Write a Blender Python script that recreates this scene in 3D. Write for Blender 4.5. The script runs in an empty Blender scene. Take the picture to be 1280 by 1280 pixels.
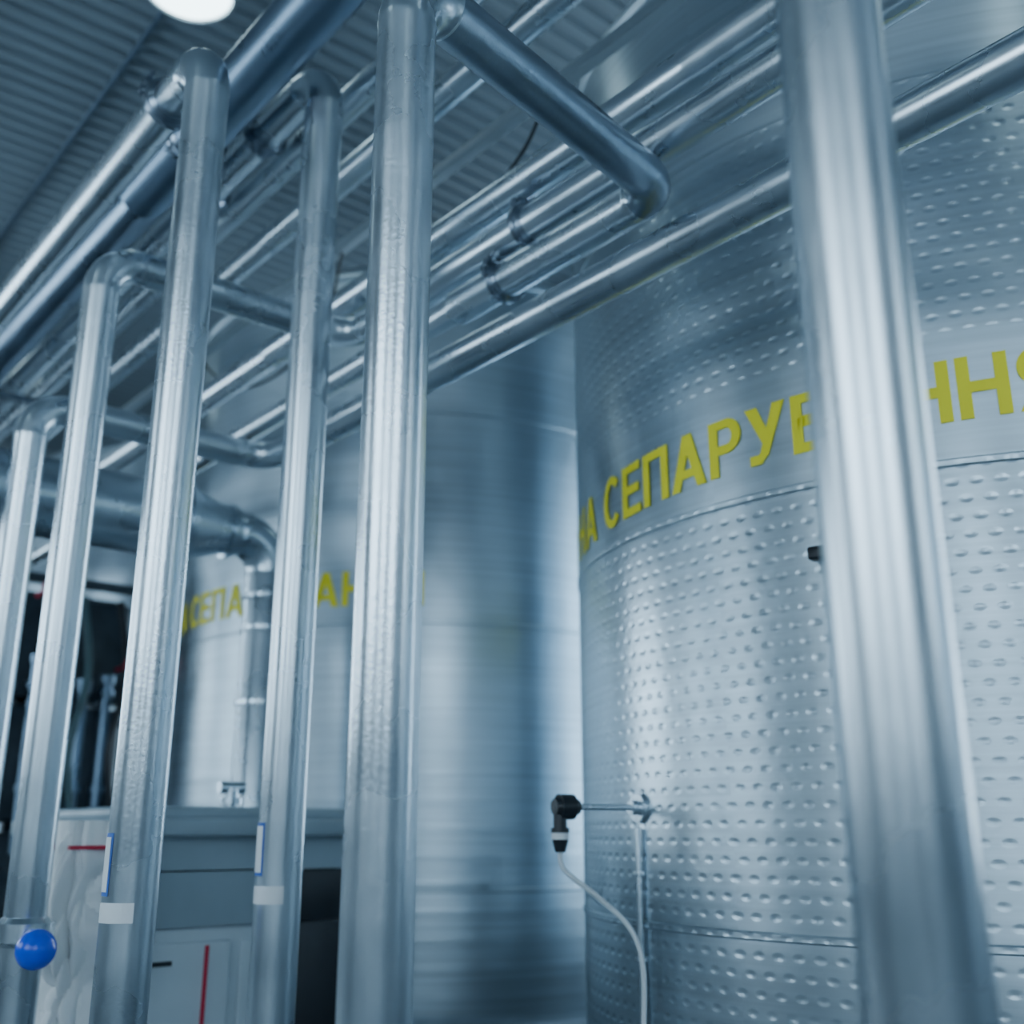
import bpy, bmesh, math, random
from mathutils import Vector, Matrix
from mathutils import noise as mnoise
random.seed(4)
scene = bpy.context.scene
COL = scene.collection
EYE = 1.40   # camera height above floor

# ------------------------------------------------------------------ helpers
def new_mat(name):
    m = bpy.data.materials.new(name); m.use_nodes = True
    nt = m.node_tree
    b = nt.nodes["Principled BSDF"]
    return m, nt, b

def plain(name, col, rough=0.5, metal=0.0, noise=0.0, nscale=8, emis=None, bump=0.0, bscale=40):
    m, nt, b = new_mat(name)
    b.inputs["Base Color"].default_value = (*col, 1)
    b.inputs["Roughness"].default_value = rough
    b.inputs["Metallic"].default_value = metal
    tc = nt.nodes.new("ShaderNodeTexCoord")
    if noise > 0:
        n = nt.nodes.new("ShaderNodeTexNoise"); n.inputs["Scale"].default_value = nscale
        n.inputs["Detail"].default_value = 5
        nt.links.new(tc.outputs["Object"], n.inputs["Vector"])
        r = nt.nodes.new("ShaderNodeValToRGB")
        r.color_ramp.elements[0].position = 0.3; r.color_ramp.elements[1].position = 0.7
        r.color_ramp.elements[0].color = (*[c * (1 - noise) for c in col], 1)
        r.color_ramp.elements[1].color = (*[min(1, c * (1 + noise)) for c in col], 1)
        nt.links.new(n.outputs["Fac"], r.inputs["Fac"])
        nt.links.new(r.outputs["Color"], b.inputs["Base Color"])
    if bump > 0:
        n = nt.nodes.new("ShaderNodeTexNoise"); n.inputs["Scale"].default_value = bscale
        n.inputs["Detail"].default_value = 4
        nt.links.new(tc.outputs["Object"], n.inputs["Vector"])
        bp = nt.nodes.new("ShaderNodeBump"); bp.inputs["Strength"].default_value = bump
        bp.inputs["Distance"].default_value = 0.01
        nt.links.new(n.outputs["Fac"], bp.inputs["Height"])
        nt.links.new(bp.outputs["Normal"], b.inputs["Normal"])
    if emis:
        b.inputs["Emission Color"].default_value = (*emis[0], 1)
        b.inputs["Emission Strength"].default_value = emis[1]
    return m

def steel(name, col, rough, bump=0.05, bscale=60, var=0.10):
    m, nt, b = new_mat(name)
    b.inputs["Metallic"].default_value = 1.0
    tc = nt.nodes.new("ShaderNodeTexCoord")
    n = nt.nodes.new("ShaderNodeTexNoise"); n.inputs["Scale"].default_value = 5; n.inputs["Detail"].default_value = 6
    nt.links.new(tc.outputs["Object"], n.inputs["Vector"])
    mr = nt.nodes.new("ShaderNodeMapRange")
    mr.inputs["From Min"].default_value = 0.3; mr.inputs["From Max"].default_value = 0.7
    mr.inputs["To Min"].default_value = rough * 0.85; mr.inputs["To Max"].default_value = rough * 1.2
    nt.links.new(n.outputs["Fac"], mr.inputs["Value"]); nt.links.new(mr.outputs["Result"], b.inputs["Roughness"])
    r = nt.nodes.new("ShaderNodeValToRGB")
    r.color_ramp.elements[0].position = 0.3; r.color_ramp.elements[1].position = 0.7
    r.color_ramp.elements[0].color = (*[c * (1 - var) for c in col], 1)
    r.color_ramp.elements[1].color = (*[min(1, c * (1 + var)) for c in col], 1)
    nt.links.new(n.outputs["Fac"], r.inputs["Fac"]); nt.links.new(r.outputs["Color"], b.inputs["Base Color"])
    n2 = nt.nodes.new("ShaderNodeTexNoise"); n2.inputs["Scale"].default_value = bscale; n2.inputs["Detail"].default_value = 3
    nt.links.new(tc.outputs["Object"], n2.inputs["Vector"])
    bp = nt.nodes.new("ShaderNodeBump"); bp.inputs["Strength"].default_value = bump; bp.inputs["Distance"].default_value = 0.004
    nt.links.new(n2.outputs["Fac"], bp.inputs["Height"]); nt.links.new(bp.outputs["Normal"], b.inputs["Normal"])
    return m

def tank_steel(name, radius, dimple, z0, z1, zt=3.2, col=(0.57, 0.665, 0.73), rough=0.33, hoops=0.0):
    """Brushed tank shell; welded dimple jacket below zt except the smooth text band z0..z1."""
    m, nt, b = new_mat(name)
    L = nt.links
    def N(t): return nt.nodes.new(t)
    def M(op, a, bb=None, c=None):
        n = N("ShaderNodeMath"); n.operation = op
        for i, v in enumerate((a, bb, c)):
            if v is None: continue
            if isinstance(v, (int, float)): n.inputs[i].default_value = v
            else: L.new(v, n.inputs[i])
        return n.outputs[0]
    b.inputs["Metallic"].default_value = 1.0
    tc = N("ShaderNodeTexCoord"); sp = N("ShaderNodeSeparateXYZ"); L.new(tc.outputs["Object"], sp.inputs[0])
    u = M("MULTIPLY", M("ARCTAN2", sp.outputs[1], sp.outputs[0]), radius)
    v = sp.outputs[2]
    cb = N("ShaderNodeCombineXYZ"); L.new(M("MULTIPLY", u, 1.2), cb.inputs[0]); L.new(M("MULTIPLY", v, 60), cb.inputs[1])
    nb = N("ShaderNodeTexNoise"); nb.inputs["Scale"].default_value = 1.0; nb.inputs["Detail"].default_value = 4
    L.new(cb.outputs[0], nb.inputs["Vector"])
    nl = N("ShaderNodeTexNoise"); nl.inputs["Scale"].default_value = 1.6; nl.inputs["Detail"].default_value = 3
    L.new(tc.outputs["Object"], nl.inputs["Vector"])
    mx = M("ADD", M("MULTIPLY", nb.outputs["Fac"], 0.5), M("MULTIPLY", nl.outputs["Fac"], 0.5))
    r = N("ShaderNodeValToRGB")
    r.color_ramp.elements[0].position = 0.35; r.color_ramp.elements[1].position = 0.65
    r.color_ramp.elements[0].color = (*[c * 0.82 for c in col], 1)
    r.color_ramp.elements[1].color = (*[min(1, c * 1.14) for c in col], 1)
    L.new(mx, r.inputs["Fac"]); L.new(r.outputs["Color"], b.inputs["Base Color"])
    mr = N("ShaderNodeMapRange"); mr.inputs["From Min"].default_value = 0.35; mr.inputs["From Max"].default_value = 0.65
    mr.inputs["To Min"].default_value = rough * 0.85; mr.inputs["To Max"].default_value = rough * 1.2
    L.new(nl.outputs["Fac"], mr.inputs["Value"]); L.new(mr.outputs["Result"], b.inputs["Roughness"])
    b.inputs["Anisotropic"].default_value = 0.5
    b.inputs["Anisotropic Rotation"].default_value = 0.25
    tg = N("ShaderNodeTangent"); tg.direction_type = 'RADIAL'; tg.axis = 'Z'
    L.new(tg.outputs[0], b.inputs["Tangent"])
    rowp, colp = 0.040, 0.050
    vr = M("DIVIDE", v, rowp); row = M("FLOOR", vr); fv = M("SUBTRACT", M("SUBTRACT", vr, row), 0.5)
    ur = M("ADD", M("DIVIDE", u, colp), M("MULTIPLY", M("MODULO", row, 2.0), 0.5))
    fu = M("SUBTRACT", M("SUBTRACT", ur, M("FLOOR", ur)), 0.5)
    d = M("SQRT", M("ADD", M("POWER", M("MULTIPLY", fu, 3.1), 2), M("POWER", M("MULTIPLY", fv, 4.2), 2)))
    dm = N("ShaderNodeMapRange"); dm.interpolation_type = 'SMOOTHSTEP'
    dm.inputs["From Min"].default_value = 0.0; dm.inputs["From Max"].default_value = 1.15
    L.new(d, dm.inputs["Value"])
    band = M("MULTIPLY", M("GREATER_THAN", v, z0), M("LESS_THAN", v, z1))
    on = M("MULTIPLY", M("SUBTRACT", 1.0, band), M("LESS_THAN", v, zt))
    var = M("ADD", 0.55, M("MULTIPLY", nl.outputs["Fac"], 0.9))
    hgt = M("MULTIPLY", M("SUBTRACT", dm.outputs["Result"], 1.0), M("MULTIPLY", M("MULTIPLY", on, dimple), var))
    hgt = M("ADD", hgt, M("MULTIPLY", nl.outputs["Fac"], 1.2))
    hgt = M("ADD", hgt, M("MULTIPLY", nb.outputs["Fac"], 0.03))
    if hoops > 0:
        s = M("POWER", M("ABSOLUTE", M("SINE", M("MULTIPLY", v, math.pi / .105))), 8)
        hgt = M("ADD", hgt, M("MULTIPLY", M("MULTIPLY", s, M("LESS_THAN", v, 1.85)), hoops))
    bp = N("ShaderNodeBump"); bp.inputs["Strength"].default_value = 1.0; bp.inputs["Distance"].default_value = 0.006
    L.new(hgt, bp.inputs["Height"]); L.new(bp.outputs["Normal"], b.inputs["Normal"])
    return m

def obj_from_bm(bm, name, mat=None, parent=None, smooth=True, loc=None):
    me = bpy.data.meshes.new(name); bm.to_mesh(me); bm.free()
    if smooth:
        for p in me.polygons: p.use_smooth = True
        try: me.set_sharp_from_angle(angle=math.radians(35))
        except Exception: pass
    o = bpy.data.objects.new(name, me); COL.objects.link(o)
    if mat:
        for mm in (mat if isinstance(mat, (list, tuple)) else [mat]): me.materials.append(mm)
    if loc is not None: o.location = loc
    if parent: o.parent = parent
    return o

def add_box(bm, c, s, bevel=0.0, rot=None):
    r = bmesh.ops.create_cube(bm, size=1.0)
    vs = r["verts"]
    for v in vs: v.co = Vector((v.co.x * s[0], v.co.y * s[1], v.co.z * s[2]))
    if bevel > 0:
        es = list({e for v in vs for e in v.link_edges})
        q = bmesh.ops.bevel(bm, geom=es, offset=bevel, segments=3, affect='EDGES', profile=0.5)
        vs = list({v for f in q["faces"] for v in f.verts} | {v for v in vs if v.is_valid})
    for v in vs:
        p = v.co.copy()
        if rot: p = rot @ p
        v.co = p + Vector(c)

def frame(d):
    d = d.normalized()
    a = Vector((0, 0, 1)) if abs(d.z) < 0.9 else Vector((1, 0, 0))
    x = d.cross(a).normalized(); y = d.cross(x).normalized()
    return x, y

def add_cyl(bm, p0, p1, r0, r1=None, seg=24, cap=True):
    p0 = Vector(p0); p1 = Vector(p1); r1 = r0 if r1 is None else r1
    x, y = frame(p1 - p0)
    A = []; B = []
    for i in range(seg):
        t = 2 * math.pi * i / seg; dd = x * math.cos(t) + y * math.sin(t)
        A.append(bm.verts.new(p0 + dd * r0)); B.append(bm.verts.new(p1 + dd * r1))
    for i in range(seg):
        j = (i + 1) % seg; bm.faces.new((A[i], A[j], B[j], B[i]))
    if cap: bm.faces.new(A[::-1]); bm.faces.new(B)

def fillet(points, br, n=10):
    pts = [Vector(p) for p in points]; out = [(pts[0], 1.0)]
    for i in range(1, len(pts) - 1):
        a, b, c = pts[i - 1], pts[i], pts[i + 1]
        d1 = (a - b).normalized(); d2 = (c - b).normalized()
        ang = d1.angle(d2)
        t = br / math.tan(ang / 2)
        t = min(t, (a - b).length * 0.48 if i > 1 else (a - b).length * .95, (c - b).length * 0.48 if i < len(pts) - 2 else (c - b).length * .95)
        rr = t * math.tan(ang / 2)
        s = b + d1 * t; e = b + d2 * t
        cen = b + (d1 + d2).normalized() * (rr / math.sin(ang / 2))
        for off, k in ((0.012, 1.0), (0.006, 1.03), (0.0, 1.0)): out.append((s + d1 * off, k))
        v1 = s - cen; v2 = e - cen; tot = v1.angle(v2); ax = v1.cross(v2).normalized()
        for k in range(1, n):
            out.append((cen + Matrix.Rotation(tot * k / n, 3, ax) @ v1, 1.0))
        for off, k in ((0.0, 1.0), (0.006, 1.03), (0.012, 1.0)): out.append((e + d2 * off, k))
    out.append((pts[-1], 1.0))
    return out

def add_sweep(bm, path, radius, seg=40):
    n = len(path); P = [p for p, k in path]; K = [k for p, k in path]
    T = []
    for i in range(n):
        a = P[max(0, i - 1)]; b = P[min(n - 1, i + 1)]
        T.append((b - a).normalized())
    x, y = frame(T[0]); rings = []
    for i in range(n):
        if i > 0:
            q = T[i - 1].rotation_difference(T[i]); x = (q @ x).normalized()
        y = T[i].cross(x).normalized(); x = y.cross(T[i]).normalized()
        rings.append([bm.verts.new(P[i] + (x * math.cos(2 * math.pi * k / seg) + y * math.sin(2 * math.pi * k / seg)) * radius * K[i]) for k in range(seg)])
    for i in range(n - 1):
        for k in range(seg):
            j = (k + 1) % seg
            bm.faces.new((rings[i][k], rings[i][j], rings[i + 1][j], rings[i + 1][k]))
    bm.faces.new(rings[0][::-1]); bm.faces.new(rings[-1])

def W(x, y, h): return Vector((x, y, EYE + h))   # heights given relative to eye level

def pipe(name, pts, r, mat, bend=0.11, flange=None):
    bm = bmesh.new()
    add_sweep(bm, fillet(pts, bend), r)
    if flange:
        for (p, ax) in flange:
            p = Vector(p); ax = Vector(ax).normalized()
            add_cyl(bm, p, p + ax * .012, r + .04, seg=40)
            for k in range(6):
                a = k * math.pi / 3; fx, fy = frame(ax)
                q = p + (fx * math.cos(a) + fy * math.sin(a)) * (r + .024) + ax * .012
                add_cyl(bm, q, q + ax * .01, .008, seg=6)
    return obj_from_bm(bm, name, mat)

def clamp(parent, p, axis, r, up=Vector((0, 0, 1)), mat=None):
    """sanitary tri-clamp: two ferrules, band, hinge and wing nut"""
    bm = bmesh.new(); p = Vector(p); ax = Vector(axis).normalized()
    for s in (-1, 1):
        add_cyl(bm, p + ax * s * .022, p + ax * s * .008, r * 1.01, r + .012, seg=36)
    add_sweep(bm, [(p - ax * .010, 1.0), (p - ax * .007, 1.05), (p + ax * .007, 1.05), (p + ax * .010, 1.0)], r + .015, seg=36)
    side = up - ax * up.dot(ax); side.normalize(); lat = ax.cross(side)
    b0 = p + side * (r + .02)
    add_box(bm, b0 + lat * .012, (.02, .014, .022), .002)
    add_box(bm, b0 - lat * .012, (.02, .014, .022), .002)
    add_cyl(bm, b0 - lat * .03, b0 + lat * .05, .004, seg=12)
    add_cyl(bm, b0 + lat * .022, b0 + lat * .04, .009, .007, seg=14)
    for s in (-1, 1):
        add_cyl(bm, b0 + lat * .034, b0 + lat * .042 + ax * s * .022, .005, .004, seg=10)
    b1 = p - side * (r + .018)
    add_cyl(bm, b1 - ax * .012, b1 + ax * .012, .007, seg=12)
    return obj_from_bm(bm, "clamp", mat, parent)

# ------------------------------------------------------------------ materials
M_pipe = steel("pipe_stainless", (0.60, 0.68, 0.74), 0.275, bump=0.02, bscale=55)
M_pipe_rough = steel("pipe_stainless_dull", (0.60, 0.68, 0.74), 0.27, bump=0.09, bscale=110)
M_spur = steel("pipe_stainless_darker", (0.30, 0.37, 0.44), 0.32, bump=0.22, bscale=60, var=.18)  # darker, more mottled steel for the horizontal spur
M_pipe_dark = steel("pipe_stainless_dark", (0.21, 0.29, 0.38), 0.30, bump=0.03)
M_clamp = steel("clamp_steel", (0.24, 0.29, 0.35), 0.28)
M_duct = steel("duct_galvanised", (0.50, 0.59, 0.66), 0.28, bump=0.03, var=0.12)
M_text = plain("yellow_vinyl", (0.95, 0.84, 0.01), 0.55, noise=.04)
M_black = plain("black_plastic", (0.012, 0.016, 0.022), 0.35, noise=.2)
M_cable = plain("white_cable", (0.70, 0.76, 0.80), 0.5, noise=.05)
M_label = plain("label_white", (0.82, 0.85, 0.88), 0.55, noise=.04)
M_blue = plain("blue_knob_plastic", (0.01, 0.08, 0.75), 0.25, noise=.05)
M_stick_blue = plain("sticker_blue", (0.03, 0.14, 0.55), 0.5, noise=.05)
M_red = plain("red_paint", (0.55, 0.02, 0.06), 0.45, noise=.1)
M_cab = plain("cabinet_grey_blue", (0.30, 0.39, 0.45), 0.42, noise=.10, nscale=4)
M_cab2 = plain("cabinet_panel_light", (0.56, 0.65, 0.71), 0.45, noise=.08, nscale=3)
M_cloth = plain("white_woven_cloth", (0.92, 0.94, 0.95), 0.85, noise=.02, bump=.1, bscale=25)
M_darkm = plain("machine_dark", (0.035, 0.055, 0.075), 0.4, noise=.3)
M_rubber = plain("hose_rubber", (0.07, 0.14, 0.16), 0.5, noise=.2)
M_wall = plain("wall_panel", (0.30, 0.365, 0.41), 0.65, noise=.10, nscale=2)
M_floor = plain("floor_epoxy", (0.18, 0.22, 0.25), 0.35, noise=.25, nscale=3)
M_ceil = plain("ceiling_sheet", (0.22, 0.28, 0.325), 0.45, noise=.06, nscale=2)
M_frame = plain("window_frame", (0.5, 0.55, 0.58), 0.4, noise=.05)
M_pane = plain("glowing_pane", (0.6, 0.7, 0.8), 0.2, emis=((0.67, 0.86, 1.0), 6.8))  # emissive panes of the added windows
M_lamp = plain("lamp_diffuser", (0.9, 0.95, 1.0), 0.3, emis=((0.70, 0.94, 1.0), 7.0))
M_lamph = plain("lamp_housing", (0.35, 0.4, 0.44), 0.35, metal=.8, noise=.05)
M_tank1 = tank_steel("tank_shell_dimpled", 1.25, 0.215, 2.19, 2.50)
M_tank2 = tank_steel("tank_shell_smooth", 1.25, 0.0, 2.0, 9.0, col=(0.52, 0.62, 0.69), rough=.34, hoops=.12)

# ------------------------------------------------------------------ room
X0, X1, Y0, Y1, H = -4.0, 5.0, -4.0, 11.0, 5.15
def slab(name, c, s, mat):
    bm = bmesh.new(); add_box(bm, c, s); return obj_from_bm(bm, name, mat, smooth=False)
slab("floor", ((X0 + X1) / 2, (Y0 + Y1) / 2, -.05), (X1 - X0 + .4, Y1 - Y0 + .4, .1), M_floor)
slab("wall_left", (X0 - .1, (Y0 + Y1) / 2, H / 2), (.2, Y1 - Y0, H), M_wall)
slab("wall_right", (X1 + .1, (Y0 + Y1) / 2, H / 2), (.2, Y1 - Y0, H), M_wall)
slab("wall_far", ((X0 + X1) / 2, Y1 + .1, H / 2), (X1 - X0 + .4, .2, H), M_wall)
slab("wall_near", ((X0 + X1) / 2, Y0 - .1, H / 2), (X1 - X0 + .4, .2, H), M_wall)
bm = bmesh.new(); pitch = .11; y = Y0 - .2; prof = []
while y < Y1 + .2:
    prof += [(y, H + .03), (y + .045, H + .03), (y + .06, H), (y + .095, H)]
    y += pitch
prev = None
for (yy, zz) in prof:
    cur = (bm.verts.new((X0 - .2, yy, zz)), bm.verts.new((X1 + .2, yy, zz)))
    if prev: bm.faces.new((prev[0], cur[0], cur[1], prev[1]))
    prev = cur
add_box(bm, ((X0 + X1) / 2, (Y0 + Y1) / 2, H + .10), (X1 - X0 + .4, Y1 - Y0 + .4, .1))
obj_from_bm(bm, "ceiling", M_ceil, smooth=False)
bm = bmesh.new(); add_box(bm, (1.44, 3.5, H - .012), (.02, 14.8, .02), .003)
for q in range(30): add_cyl(bm, (1.44, -3.5 + q * .48, H - .03), (1.44, -3.5 + q * .48, H - .02), .008, seg=8)
obj_from_bm(bm, "trim_1", M_pipe_dark)

def window(name, c, w, h, axis):  # glowing pane in a frame on solid wall, added as a light source
    root = bpy.data.objects.new(name, None); COL.objects.link(root)
    bm = bmesh.new(); bp = bmesh.new()
    def B(b, du, dz, su, sz, th, off):
        if axis == 'X': add_box(b, (c[0] + off, c[1] + du, c[2] + dz), (th, su, sz))
        else: add_box(b, (c[0] + du, c[1] + off, c[2] + dz), (su, th, sz))
    sgn = 1 if (axis == 'X' and c[0] < 0) or (axis == 'Y' and c[1] < 0) else -1
    B(bp, 0, 0, w - .08, h - .08, .02, sgn * .015)
    for s in (-1, 1):
        B(bm, 0, s * (h / 2 - .03), w, .06, .07, sgn * .036)
        B(bm, s * (w / 2 - .03), 0, .06, h, .07, sgn * .036)
    for k in (-1, 0, 1): B(bm, k * w / 4, 0, .04, h, .05, sgn * .036)
    B(bm, 0, 0, w, .04, .05, sgn * .036)
    obj_from_bm(bp, "pane", M_pane, root, False); obj_from_bm(bm, "frame", M_frame, root, False)
for i, yy in enumerate((-2.3, .9, 5.4, 8.8)):  # unseen windows added so the steel has bright shapes to reflect
    window("window_%d" % (i + 1), (X0, yy, 2.7), 2.3, 1.9, 'X')
window("window_5", (-1.6, Y0, 2.7), 2.2, 1.9, 'Y')
window("window_6", (3.4, Y0, 2.7), 1.8, 1.9, 'Y')
window("window_7", (-1.6, Y1, 2.7), 2.6, 1.9, 'Y')
window("window_8", (X1, 3.17, 2.3), 1.6, 2.4, 'X')  # this wall's windows are added, unseen, to light the gap between tanks
window("window_9", (X1, .1, 2.3), 1.4, 2.4, 'X')
window("window_10", (X1, 6.2, 2.3), 1.6, 2.4, 'X')

# ------------------------------------------------------------------ ceiling lamps
def lamp(x, y):
    root = bpy.data.objects.new("high_bay_lamp", None); COL.objects.link(root)
    bm = bmesh.new(); z = H - .30
    prof = [(.05, .26), (.09, .24), (.10, .12), (.19, .02), (.20, -.02), (.185, -.02), (.17, .01)]
    rings = []
    for (r, dz) in prof:
        rings.append([bm.verts.new((x + r * math.cos(t * math.pi / 20), y + r * math.sin(t * math.pi / 20), z + dz)) for t in range(40)])
    for a, b in zip(rings, rings[1:]):
        for k in range(40): bm.faces.new((a[k], a[(k + 1) % 40], b[(k + 1) % 40], b[k]))
    add_cyl(bm, (x, y, z + .24), (x, y, H - .004), .02, seg=12)
    obj_from_bm(bm, "housing", M_lamph, root)
    bm = bmesh.new(); add_cyl(bm, (x, y, z - .012), (x, y, z + .008), .175, seg=40)
    obj_from_bm(bm, "diffuser", M_lamp, root)
for (x, y) in ((1.36, 3.76), (1.36, 8.0), (1.36, -0.6), (-1.6, -2.4), (-1.6, 1.8), (-1.6, 6.0), (4.4, 3.17), (4.4, .1)):  # last two, hidden behind the tanks, are added to brighten the gap
    lamp(x, y)

# ------------------------------------------------------------------ bold Cyrillic stencil letters (cap height 1)
S = .20   # stem
def arc(cx, cy, ro_x, ro_y, ri_x, ri_y, a0, a1, n=22):
    out = []
    for k in range(n):
        t0 = math.radians(a0 + (a1 - a0) * k / n); t1 = math.radians(a0 + (a1 - a0) * (k + 1) / n)
        out.append([(cx + ri_x * math.cos(t0), cy + ri_y * math.sin(t0)), (cx + ro_x * math.cos(t0), cy + ro_y * math.sin(t0)),
                    (cx + ro_x * math.cos(t1), cy + ro_y * math.sin(t1)), (cx + ri_x * math.cos(t1), cy + ri_y * math.sin(t1))])
    return out
def rc(x0, y0, x1, y1): return [[(x0, y0), (x1, y0), (x1, y1), (x0, y1)]]
H_ = .165  # horizontal stroke
def bowl(x, y0, y1, w, s=S):
    h = (y1 - y0); r = h / 2; xc = x + w - r
    return rc(x, y1 - H_, xc, y1) + rc(x, y0, xc, y0 + H_) + arc(xc, y0 + r, r, r, r - s * .98, r - H_, -90, 90)
G = {
 'Н': (.76, rc(0, 0, S, 1) + rc(.76 - S, 0, .76, 1) + rc(S, .41, .76 - S, .59)),
 'П': (.76, rc(0, 0, S, 1) + rc(.76 - S, 0, .76, 1) + rc(S, 1 - H_, .76 - S, 1)),
 'Е': (.68, rc(0, 0, S, 1) + rc(S, 0, .68, H_) + rc(S, .42, .62, .59) + rc(S, 1 - H_, .66, 1)),
 'А': (.86, [[(0, 0), (S * 1.08, 0), (.49, .80), (.54, 1), (.32, 1)], [(.86 - S * 1.08, 0), (.86, 0), (.54, 1), (.32, 1), (.37, .80)]] + rc(.20, .20, .66, .36)),
 'Р': (.70, rc(0, 0, S, 1) + bowl(.1, .38, 1, .60)),
 'В': (.74, rc(0, 0, S, 1) + bowl(.1, .46, 1, .58) + bowl(.1, 0, .60, .64)),
 'Я': (.74, rc(.74 - S, 0, .74, 1) + [[(.74 - x, y) for x, y in q][::-1] for q in bowl(.1, .38, 1, .62)] + [[(0, 0), (.25, 0), (.50, .45), (.26, .45)]]),
 'С': (.78, arc(.41, .5, .41, .515, .41 - S, .515 - H_, 42, 318, 30)),
 'О': (.84, arc(.42, .5, .42, .515, .42 - S, .515 - H_, 0, 360, 36)),
 'У': (.78, [[(0, 1), (.24, 1), (.50, .38), (.37, .24)], [(.78, 1), (.55, 1), (.22, .06), (.42, .12)], [(.06, 0), (.28, 0), (.41, .12), (.33, .26), (.24, .17), (.06, .17)]]),
 'М': (.92, rc(0, 0, S, 1) + rc(.92 - S, 0, .92, 1) + [[(0, 1), (.27, 1), (.53, .12), (.37, .12)], [(.65, 1), (.92, 1), (.55, .12), (.39, .12)]]),
 'Л': (.78, rc(.78 - S, 0, .78, 1) + rc(.2, 1 - H_, .78, 1) + [[(.2, 1), (.40, 1), (.34, .2), (.14, 0)], [(0, 0), (.16, 0), (.34, .2), (.25, .17), (0, .17)]]),
 'К': (.76, rc(0, 0, S, 1) + [[(S, .36), (S, .62), (.5, 1), (.76, 1)], [(.30, .52), (.46, .66), (.78, 0), (.52, 0)]]),
}
def lettering(parent, text, anchor_char, anchor_deg, R, zb, cap=.155, unit=.1424, slope=0.0):
    bm = bmesh.new(); x = 0; xa = 0; items = []
    for i, ch in enumerate(text):
        if ch == ' ': x += .36; continue
        if i == anchor_char: xa = x
        w, quads = G[ch]
        for q in quads: items.append([(px + x, py) for px, py in q])
        x += w + .10
    for q in items:
        f = bm.faces.new([bm.verts.new((px, py, 0)) for px, py in q])
    xx = .08
    while xx < x:
        g = bm.verts[:] + bm.edges[:] + bm.faces[:]
        bmesh.ops.bisect_plane(bm, geom=g, plane_co=(xx, 0, 0), plane_no=(1, 0, 0)); xx += .21
    for v in bm.verts:
        s = (v.co.x - xa) * unit
        a = math.radians(anchor_deg) + s / R
        v.co = Vector(((R + .003) * math.cos(a), (R + .003) * math.sin(a), zb + v.co.y * cap + max(s, -.35) * slope))
    bmesh.ops.recalc_face_normals(bm, faces=bm.faces[:])
    return obj_from_bm(bm, "lettering", M_text, parent, smooth=False)

# ------------------------------------------------------------------ tanks
TXT = "МОЛОКО НА СЕПАРУВАННЯ"
def tank(cx, cy, mat, c_deg=None, R=1.25, ring=2.185, zb=EYE + .84, cap=.150, slope=.036):
    root = bpy.data.objects.new("storage_tank", None); COL.objects.link(root)
    root.location = (cx, cy, 0)
    prof = [(0.0, .38), (.25, .40), (.8, .48), (1.15, .60), (R - .02, .68), (R, .74)]
    for z in (1.18, ring, 3.2):
        prof += [(R, z - .010), (R + .004, z - .006), (R + .004, z + .006), (R, z + .010)]
    prof += [(R, 3.86), (R + .012, 3.875), (R + .012, 3.895), (R, 3.91), (R - .08, 3.98), (.9, 4.12), (.5, 4.24), (.25, 4.29), (.25, 4.38), (.28, 4.38), (.28, 4.42), (.0, 4.44)]
    bm = bmesh.new(); seg = 160; rings = []
    for (r, z) in prof:
        if r < 1e-6: rings.append([bm.verts.new((0, 0, z))]); continue
        rings.append([bm.verts.new((r * math.cos(2 * math.pi * k / seg), r * math.sin(2 * math.pi * k / seg), z)) for k in range(seg)])
    for a, b in zip(rings, rings[1:]):
        for k in range(seg):
            j = (k + 1) % seg
            if len(a) == 1: bm.faces.new((a[0], b[j], b[k]))
            elif len(b) == 1: bm.faces.new((a[k], a[j], b[0]))
            else: bm.faces.new((a[k], a[j], b[j], b[k]))
    obj_from_bm(bm, "shell", mat, root)
    bm = bmesh.new()
    for k in range(4):
        a = math.pi / 4 + k * math.pi / 2; x, y = 1.05 * math.cos(a), 1.05 * math.sin(a)
        add_cyl(bm, (x, y, .015), (x, y, .62), .06, seg=24); add_cyl(bm, (x, y, 0), (x, y, .018), .11, seg=24)
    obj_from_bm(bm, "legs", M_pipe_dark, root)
    if c_deg: lettering(root, TXT, 10, c_deg, R, zb, cap, slope=slope)
    return root
T1 = (3.31, 1.66); T2 = (3.31, 4.68)
t1 = tank(*T1, M_tank1, 157.0)
t2 = tank(*T2, M_tank2, 173.0, ring=2.25, zb=EYE + .92, cap=.150, slope=0.0)
t3 = tank(3.31, 7.75, M_tank2)
t0 = tank(3.31, -1.4, M_tank1, 155)

# ---- temperature sensor on tank 1
P = Vector((2.105, 1.993, EYE + .062)); n = Vector((P.x - T1[0], P.y - T1[1], 0)).normalized()
sensor = bpy.data.objects.new("temperature_sensor", None); COL.objects.link(sensor)
bm = bmesh.new()
add_cyl(bm, P, P + n * .012, .036, seg=32); add_cyl(bm, P + n * .012, P + n * .03, .018, seg=24)
add_cyl(bm, P, P + n * .20, .0075, seg=16)
obj_from_bm(bm, "stem", M_pipe, sensor)
Hd = P + n * .215
bm = bmesh.new()
add_cyl(bm, Hd - n * .035, Hd - n * .018, .017, .026, seg=24); add_cyl(bm, Hd - n * .018, Hd + n * .022, .031, seg=28)
add_cyl(bm, Hd + n * .022, Hd + n * .034, .027, .02, seg=28)
dn = Vector((0, 0, -1)); Q0 = Hd + n * .018
add_cyl(bm, Q0, Q0 + dn * .05, .017, seg=20); add_cyl(bm, Q0 + dn * .05, Q0 + dn * .062, .023, seg=20)
add_cyl(bm, Q0 + dn * .078, Q0 + dn * .108, .021, .013, seg=20)
obj_from_bm(bm, "head", M_black, sensor)
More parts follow.
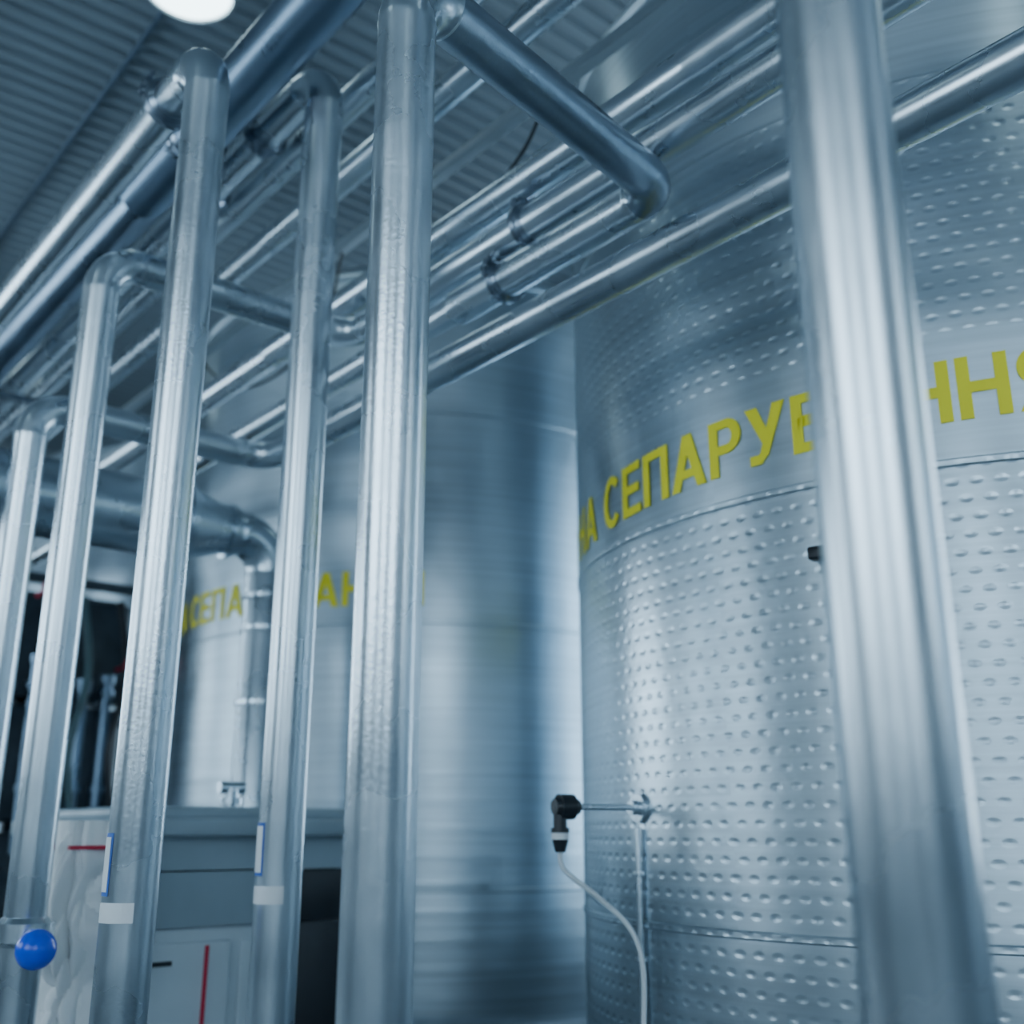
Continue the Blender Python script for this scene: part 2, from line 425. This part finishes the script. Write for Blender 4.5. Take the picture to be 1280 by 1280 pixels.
bm = bmesh.new(); add_cyl(bm, Q0 + dn * .062, Q0 + dn * .078, .0215, seg=20); obj_from_bm(bm, "label_band", M_label, sensor)
side = Vector((.766, -.643, 0))
def bez(pts, n=14):
    out = []
    for i in range(len(pts) - 1):
        p0 = pts[max(i - 1, 0)]; p1 = pts[i]; p2 = pts[i + 1]; p3 = pts[min(i + 2, len(pts) - 1)]
        for k in range(n):
            t = k / n
            out.append((.5 * ((2 * p1) + (p2 - p0) * t + (2 * p0 - 5 * p1 + 4 * p2 - p3) * t * t + (3 * p1 - p0 - 3 * p2 + p3) * t ** 3), 1.0))
    out.append((pts[-1], 1.0)); return out
bm = bmesh.new(); c0 = Q0 + dn * .10
cp = [c0, c0 + Vector((0, 0, -.05)) + side * .01, c0 + Vector((0, 0, -.12)) + side * .10, c0 + Vector((0, 0, -.19)) + side * .17,
      c0 + Vector((0, 0, -.28)) + side * .195, c0 + Vector((0, 0, -.45)) + side * .19, c0 + Vector((0, 0, -.8)) + side * .18, Vector((c0.x + side.x * .18, c0.y + side.y * .18, .02))]
add_sweep(bm, bez(cp), .0065, seg=12); obj_from_bm(bm, "cable", M_cable, sensor)
bm = bmesh.new(); q = Vector((T1[0], T1[1], 0)) + n * 1.262
add_cyl(bm, (q.x, q.y, .75), (q.x, q.y, EYE + .01), .008, seg=12)
for z in (.9, 1.1, 1.3): add_box(bm, (q.x, q.y, z), (.022, .022, .012), .002)
obj_from_bm(bm, "conduit", M_pipe, sensor)
LA = 193.2
nb = Vector((math.cos(math.radians(LA)), math.sin(math.radians(LA)), 0)); pb = Vector((T1[0], T1[1], EYE + .61)) + nb * 1.252
ts = bpy.data.objects.new("level_switch", None); COL.objects.link(ts)
bm = bmesh.new(); rot = Matrix.Rotation(math.radians(LA), 3, 'Z')
add_box(bm, pb + nb * .028, (.036, .05, .03), .005, rot); add_cyl(bm, pb, pb + nb * .02, .014, seg=16)
obj_from_bm(bm, "housing", M_black, ts)

# ------------------------------------------------------------------ pipework
R4 = .052
XR = .85
def base(x, y): return [((x, y, 0), (0, 0, 1))]
p_r = pipe("stainless_pipe", [(XR, .50, 0), W(XR, .50, 1.55), W(XR, -3.98, 1.55)], R4, M_pipe, .13, base(XR, .5))
p_c = pipe("stainless_pipe", [(XR, 1.294, 0), W(XR, 1.294, 1.42), W(1.65, 1.437, 1.42), W(1.65, 2.2, 1.42)], .050, M_pipe_rough, .085, base(XR, 1.294))
p_c.data.materials.append(M_spur)
for f in p_c.data.polygons:
    if .95 < f.center.x < 1.665 and f.center.y < 1.50: f.material_index = 1
bm = bmesh.new(); add_sweep(bm, [(W(1.65, 2.0, 1.42), .95), (W(1.65, 10.98, 1.42), .95)], .040)
o = obj_from_bm(bm, "rack_line", M_pipe, p_c)
p_a = pipe("stainless_pipe", [(XR, 2.158, 0), W(XR, 2.158, 1.82), W(XR, 10.98, 1.82)], R4, M_pipe_rough, .10, base(XR, 2.158))
clamp(p_a, W(XR, 2.40, 1.82), (0, 1, 0), R4, Vector((-1, 0, .3)), M_clamp)
XB, YB = 1.308, 2.42
p_b = pipe("stainless_pipe", [(XB, YB, 0), W(XB, YB, 2.16), W(XB, 10.98, 2.16)], .055, M_pipe, .11, base(XB, YB))
clamp(p_b, W(XB, 2.80, 2.16), (0, 1, 0), .055, Vector((-.3, 0, -1)), M_clamp)
clamp(p_b, W(XB, 3.2, 2.16), (0, 1, 0), .055, Vector((-.3, 0, -1)), M_clamp)
p_cc = pipe("stainless_pipe", [(XR, 2.78, 0), W(XR, 2.78, 1.54), W(1.65, 2.78, 1.54), W(1.65, -3.98, 1.54)], .048, M_pipe, .10, base(XR, 2.78))
p_d = pipe("stainless_pipe", [(XR, 3.29, 0), W(XR, 3.29, 1.26), W(1.65, 3.29, 1.26), W(1.65, -3.98, 1.26)], .048, M_pipe, .10, base(XR, 3.29))
def straight(x, h, r, y0, y1, mat):
    bm = bmesh.new(); pts = [(W(x, y0, h), 1.0)]; y = y0 + 1.3
    while y < y1 - .2:
        pts += [(W(x, y - .006, h), 1.0), (W(x, y, h), 1.02), (W(x, y + .006, h), 1.0)]; y += 2.0
    pts.append((W(x, y1, h), 1.0)); add_sweep(bm, pts, r)
    return obj_from_bm(bm, "stainless_pipe", mat)
p_q = straight(1.65, 1.68, .050, -3.98, 10.98, M_pipe)
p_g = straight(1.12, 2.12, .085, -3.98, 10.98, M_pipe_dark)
p_e1 = straight(1.44, 2.17, .045, -3.98, 10.98, M_pipe)
p_e2 = straight(1.60, 2.12, .045, -3.98, 10.98, M_pipe)
clamp(p_cc, W(1.65, 1.90, 1.54), (0, 1, 0), .048, Vector((-.6, 0, 1)), M_clamp)
clamp(p_c, W(1.65, 2.0, 1.42), (0, 1, 0), .045, Vector((-1, 0, .3)), M_clamp)
clamp(p_g, W(1.12, 2.9, 2.12), (0, 1, 0), .085, Vector((-.5, 0, -1)), M_clamp)
bm = bmesh.new(); add_box(bm, W(1.90, 3.5, 2.2), (.04, 14.9, .04), .004)
rail = obj_from_bm(bm, "cable_rail", M_cab2)
bm = bmesh.new()
add_sweep(bm, bez([W(1.90, 2.1, 2.18), W(1.93, 2.25, 2.08), W(1.95, 2.5, 2.02), W(1.93, 2.8, 2.07), W(1.90, 3.0, 2.18)], 10), .006, seg=10)
add_sweep(bm, bez([W(1.90, 3.3, 2.18), W(1.95, 3.5, 1.98), W(1.96, 3.9, 1.88), W(1.94, 4.3, 1.95), W(1.90, 4.6, 2.18)], 10), .006, seg=10)
obj_from_bm(bm, "cables", M_black, rail)
for yy in (-2.2, 5.2, 9.0):
    bm = bmesh.new()
    for x in (.72, 2.0): add_cyl(bm, (x, yy, EYE + 1.1), (x, yy, H), .006, seg=8)
    for h in (2.0, 1.609):
        add_box(bm, W(1.365, yy, h), (1.3, .04, .03), .003)
    obj_from_bm(bm, "pipe_hanger", M_clamp)

def band(parent, x, y, h, hh, r, mat, name="label", a0=0, a1=360):
    bm = bmesh.new(); n = 40; lo = []; hi = []
    for k in range(n + 1):
        a = math.radians(a0 + (a1 - a0) * k / n)
        lo.append(bm.verts.new((x + r * math.cos(a), y + r * math.sin(a), EYE + h - hh / 2)))
        hi.append(bm.verts.new((x + r * math.cos(a), y + r * math.sin(a), EYE + h + hh / 2)))
    for k in range(n): bm.faces.new((lo[k], lo[k + 1], hi[k + 1], hi[k]))
    obj_from_bm(bm, name, mat, parent)
band(p_a, XR, 2.158, -.145, .036, R4 + .001, M_label, "label", 120, 258)
band(p_a, XR, 2.158, -.058, .115, R4 + .001, M_stick_blue, "sticker_border", 150, 198)
band(p_a, XR, 2.158, -.058, .10, R4 + .0018, M_label, "sticker", 155, 193)
band(p_b, XB, YB, -.139, .04, .056, M_label, "label", 120, 256)
band(p_b, XB, YB, -.037, .12, .056, M_stick_blue, "sticker_border", 150, 198)
band(p_b, XB, YB, -.037, .105, .0568, M_label, "sticker", 155, 193)

bm = bmesh.new(); vz = EYE - .22
add_cyl(bm, (XR, 2.78, vz - .02), (XR, 2.78, vz + .02), .068, seg=36)
for s in (-1, 1): add_cyl(bm, (XR, 2.78, vz + s * .02), (XR, 2.78, vz + s * .032), .062, .05, seg=36)
add_cyl(bm, (XR, 2.78, vz), (XR, 2.67, vz), .012, seg=16)
valve = bpy.data.objects.new("butterfly_valve", None); COL.objects.link(valve)
obj_from_bm(bm, "body", M_pipe, valve)
bm = bmesh.new(); bmesh.ops.create_uvsphere(bm, u_segments=32, v_segments=20, radius=.043, matrix=Matrix.Translation((.832, 2.62, vz - .026)))
add_cyl(bm, (.838, 2.68, vz - .004), (.832, 2.65, vz - .016), .018, .022, seg=20)
obj_from_bm(bm, "knob", M_blue, valve)

# ------------------------------------------------------------------ ventilation duct with reducing elbow
YD, hD, XD = 3.62, 1.07, 1.84
path = fillet([W(-3.98, YD, hD), W(XD, YD, hD), W(XD, YD, .08)], .14, 12)
xs_ = XD - .34
pp = [(W(-3.98, YD, hD), 1.0), (W(xs_, YD, hD), 1.0), (W(xs_ + .14, YD, hD), .66)]
pp += [(p, .62 if k == 1.0 else .65) for (p, k) in path[2:]]
bm = bmesh.new(); add_sweep(bm, pp, .135, seg=48)
duct = obj_from_bm(bm, "ventilation_duct", M_duct)
bm = bmesh.new()
for x, rr in ((XD - .36, .135), (XD - .18, .09), (.6, .135), (-.6, .135), (-1.8, .135)):
    add_sweep(bm, [(W(x - .014, YD, hD), 1.0), (W(x - .010, YD, hD), 1.12), (W(x + .010, YD, hD), 1.12), (W(x + .014, YD, hD), 1.0)], rr, seg=48)
for h in (.84, .72, .45): add_sweep(bm, [(W(XD, YD, h - .012), 1.0), (W(XD, YD, h - .008), 1.08), (W(XD, YD, h + .008), 1.08), (W(XD, YD, h + .012), 1.0)], .085, seg=48)
obj_from_bm(bm, "seams", M_duct, duct)

# ------------------------------------------------------------------ cabinet machine below duct
mach = bpy.data.objects.new("separator_cabinet", None); COL.objects.link(mach)
cx0, cx1, cy0, cy1 = 1.15, 1.86, 2.98, 3.85
cxm, cym = (cx0 + cx1) / 2, (cy0 + cy1) / 2
bm = bmesh.new()
add_box(bm, (cxm, cym, 1.415), (cx1 - cx0 + .08, cy1 - cy0 + .10, .05), .012)
add_box(bm, (cxm, cym, 1.452), (cx1 - cx0 - .02, cy1 - cy0 - .02, .04), .015)
def hood(bm, c, sx, sy, z0, z1, r):
    pts = []
    for k in range(9):
        a = math.radians(180 + 90 * k / 8); pts.append((c[0] - sx / 2 + r + r * math.cos(a), z0 + r + r * math.sin(a)))
    for k in range(9):
        a = math.radians(270 + 90 * k / 8); pts.append((c[0] + sx / 2 - r + r * math.cos(a), z0 + r + r * math.sin(a)))
    pts += [(c[0] + sx / 2 + .02, z1), (c[0] - sx / 2 - .02, z1)]
    F = [bm.verts.new((x, c[1] - sy / 2, z)) for x, z in pts]; B = [bm.verts.new((x, c[1] + sy / 2, z)) for x, z in pts]
    for k in range(len(pts)): j = (k + 1) % len(pts); bm.faces.new((F[k], F[j], B[j], B[k]))
    bm.faces.new(F[::-1]); bm.faces.new(B)
hood(bm, (cxm, cym), .70, .84, 1.30, 1.392, .02)
hood(bm, (cxm - .07, cym), .50, .82, 1.15, 1.295, .09)
obj_from_bm(bm, "hood", M_cab, mach)
bm = bmesh.new()
add_box(bm, (cxm, cym, .60), (.68, .78, 1.10), .012)
for k in (-1, 1): add_box(bm, (cxm + k * .17, cy0 + .038, .62), (.31, .02, .98), .006)
add_box(bm, (cxm + .12, cy0 + .022, .85), (.02, .03, .12), .004)
obj_from_bm(bm, "body", M_cab2, mach)
bm = bmesh.new(); add_box(bm, (cxm - .09, cy0 + .024, .65), (.010, .006, .9)); obj_from_bm(bm, "red_stripe", M_red, mach)
bm = bmesh.new(); add_box(bm, (cxm - .24, cy0 + .026, 1.06), (.10, .01, .012)); add_box(bm, (cxm - .22, cy0 + .03, .60), (.06, .03, .12), .005)
add_box(bm, (cxm + .26, cy0 + .03, .72), (.17, .03, .86), .006)  # black box stands in for the shade in the gap beside the panel
add_box(bm, (cxm + .265, cy0 + .06, 1.22), (.16, .06, .15), .006)  # same gap shade carried up below the lid
obj_from_bm(bm, "dark_gap_and_fittings", M_black, mach)
bm = bmesh.new()
for sx in (-1, 1):
    for sy in (-1, 1): add_cyl(bm, (cxm + sx * .3, cym + sy * .34, 0), (cxm + sx * .3, cym + sy * .34, .07), .03, seg=16)
obj_from_bm(bm, "feet", M_black, mach)
bm = bmesh.new()
add_cyl(bm, (1.50, 3.10, 1.46), (1.50, 3.10, 1.53), .022, seg=20); add_cyl(bm, (1.46, 3.10, 1.53), (1.54, 3.10, 1.53), .018, seg=16); add_cyl(bm, (1.50, 3.10, 1.48), (1.50, 3.10, 1.50), .035, seg=20)
obj_from_bm(bm, "lid_valve", M_duct, mach)

# bulk bag to the left of the cabinet (folded woven cloth)
bm = bmesh.new(); nz, na = 150, 150; bc = (1.03, 2.95); rings = []
for i in range(nz + 1):
    z = 1.43 * i / nz; ring = []
    for k in range(na):
        a = 2 * math.pi * k / na; ca, sa = math.cos(a), math.sin(a)
        e = .6; X = abs(ca) ** e * (1 if ca > 0 else -1); Y = abs(sa) ** e * (1 if sa > 0 else -1)
        top = max(0, (i / nz - .96) / .04)
        q1 = mnoise.noise(Vector((ca * 1.8, sa * 1.8, z * 6.0)))
        q2 = abs(mnoise.noise(Vector((ca * 1.8 + z * 4, sa * 1.8 - z * 3, z * 5.0 + 7))))
        q3 = abs(mnoise.noise(Vector((ca * 2.6 - z * 5, sa * 2.6 + z * 4, z * 7.0 + 17))))
        off = .030 * q1 - .045 * (1 - q2) ** 5 - .025 * (1 - q3) ** 6 + .016
        X_ = X * (.105 + off) * (1 - .25 * top); Y_ = Y * (.13 + off) * (1 - .25 * top)
        ring.append(bm.verts.new((bc[0] + min(X_, .075), bc[1] + Y_, z)))
    rings.append(ring)
for a, b in zip(rings, rings[1:]):
    for k in range(na): bm.faces.new((a[k], a[(k + 1) % na], b[(k + 1) % na], b[k]))
bm.faces.new(rings[0][::-1]); bm.faces.new(rings[-1])
bag = obj_from_bm(bm, "bulk_bag", M_cloth)
bm = bmesh.new(); add_box(bm, (1.0, 2.805, EYE - .035), (.12, .022, .010), .002); obj_from_bm(bm, "red_seam", M_red, bag)

# ------------------------------------------------------------------ dark filling machine in the background
fm = bpy.data.objects.new("filling_machine", None); COL.objects.link(fm)
bm = bmesh.new()
FX0, FX1, FY = 1.35, 2.25, 5.9
FM = (FX0 + FX1) / 2
for x in (FX0, FM, FX1):
    for y in (FY, 6.4): add_box(bm, (x, y, 1.36), (.05, .05, 2.72), .004)
for z in (.4, 1.2, 2.1, 2.70):
    for y in (FY, 6.4): add_box(bm, (FM, y, z), (.95, .05, .05), .004)
add_box(bm, (FM, 6.15, .9), (.85, .42, 1.0), .02); add_box(bm, (FM, 6.2, 1.75), (.84, .35, .6), .02)
add_box(bm, (FM, 6.2, 2.36), (.84, .35, .56), .02)
obj_from_bm(bm, "frame", M_darkm, fm)
bm = bmesh.new()
for k in range(7):
    x = FX0 + .08 + k * .125; r = random.uniform(.018, .034); z1 = random.uniform(2.0, 2.6)
    add_cyl(bm, (x, FY - .08, 1.3), (x, FY - .08, z1), r, seg=16); add_cyl(bm, (x, FY - .08, z1), (x, FY - .08, z1 + .04), r * 1.5, seg=16)
    for zz in (1.6, 2.1):
        if zz < z1: add_cyl(bm, (x, FY - .08, zz), (x, FY - .08, zz + .03), r * 1.5, seg=16)
    add_cyl(bm, (x, FY - .08, z1 - .1), (x, FY + .05, z1 - .1), r * .8, seg=12)
obj_from_bm(bm, "tubes", M_pipe_dark, fm)
bm = bmesh.new(); bm2 = bmesh.new()
for k in range(4):
    x = FX0 + .12 + k * .2; pts = [Vector((x, FY - .12, 2.6)), Vector((x + .04, FY - .2, 2.2)), Vector((x - .02, FY - .22, 1.8)), Vector((x + .03, FY - .2, 1.4)), Vector((x, FY - .1, 1.0))]
    add_sweep(bm if k % 2 else bm2, bez(pts, 8), .02, seg=12)
obj_from_bm(bm, "hoses", M_black, fm); obj_from_bm(bm2, "green_hoses", M_rubber, fm)
bm = bmesh.new()
for (x, z) in ((1.66, 2.60), (2.12, 2.25)):
    add_cyl(bm, (x, FY - .28, z), (x, FY - .25, z), .045, seg=24); add_cyl(bm, (x, FY - .25, z), (x, FY - .02, z), .012, seg=12)
obj_from_bm(bm, "handwheel", M_red, fm)

# ------------------------------------------------------------------ world + camera
w = bpy.data.worlds.new("World"); scene.world = w; w.use_nodes = True
bg = w.node_tree.nodes["Background"]; bg.inputs[0].default_value = (.45, .65, .9, 1); bg.inputs[1].default_value = .5

cam = bpy.data.cameras.new("camera"); co = bpy.data.objects.new("camera", cam); COL.objects.link(co)
cam.sensor_width = 36; cam.lens = 36 * 1345 / 1280
co.location = (0, 0, EYE)
co.rotation_euler = (math.radians(90 + 16.6), 0, math.radians(-40))
cam.clip_start = .05
cam.dof.use_dof = True; cam.dof.focus_distance = 1.9; cam.dof.aperture_fstop = 2.1
scene.camera = co
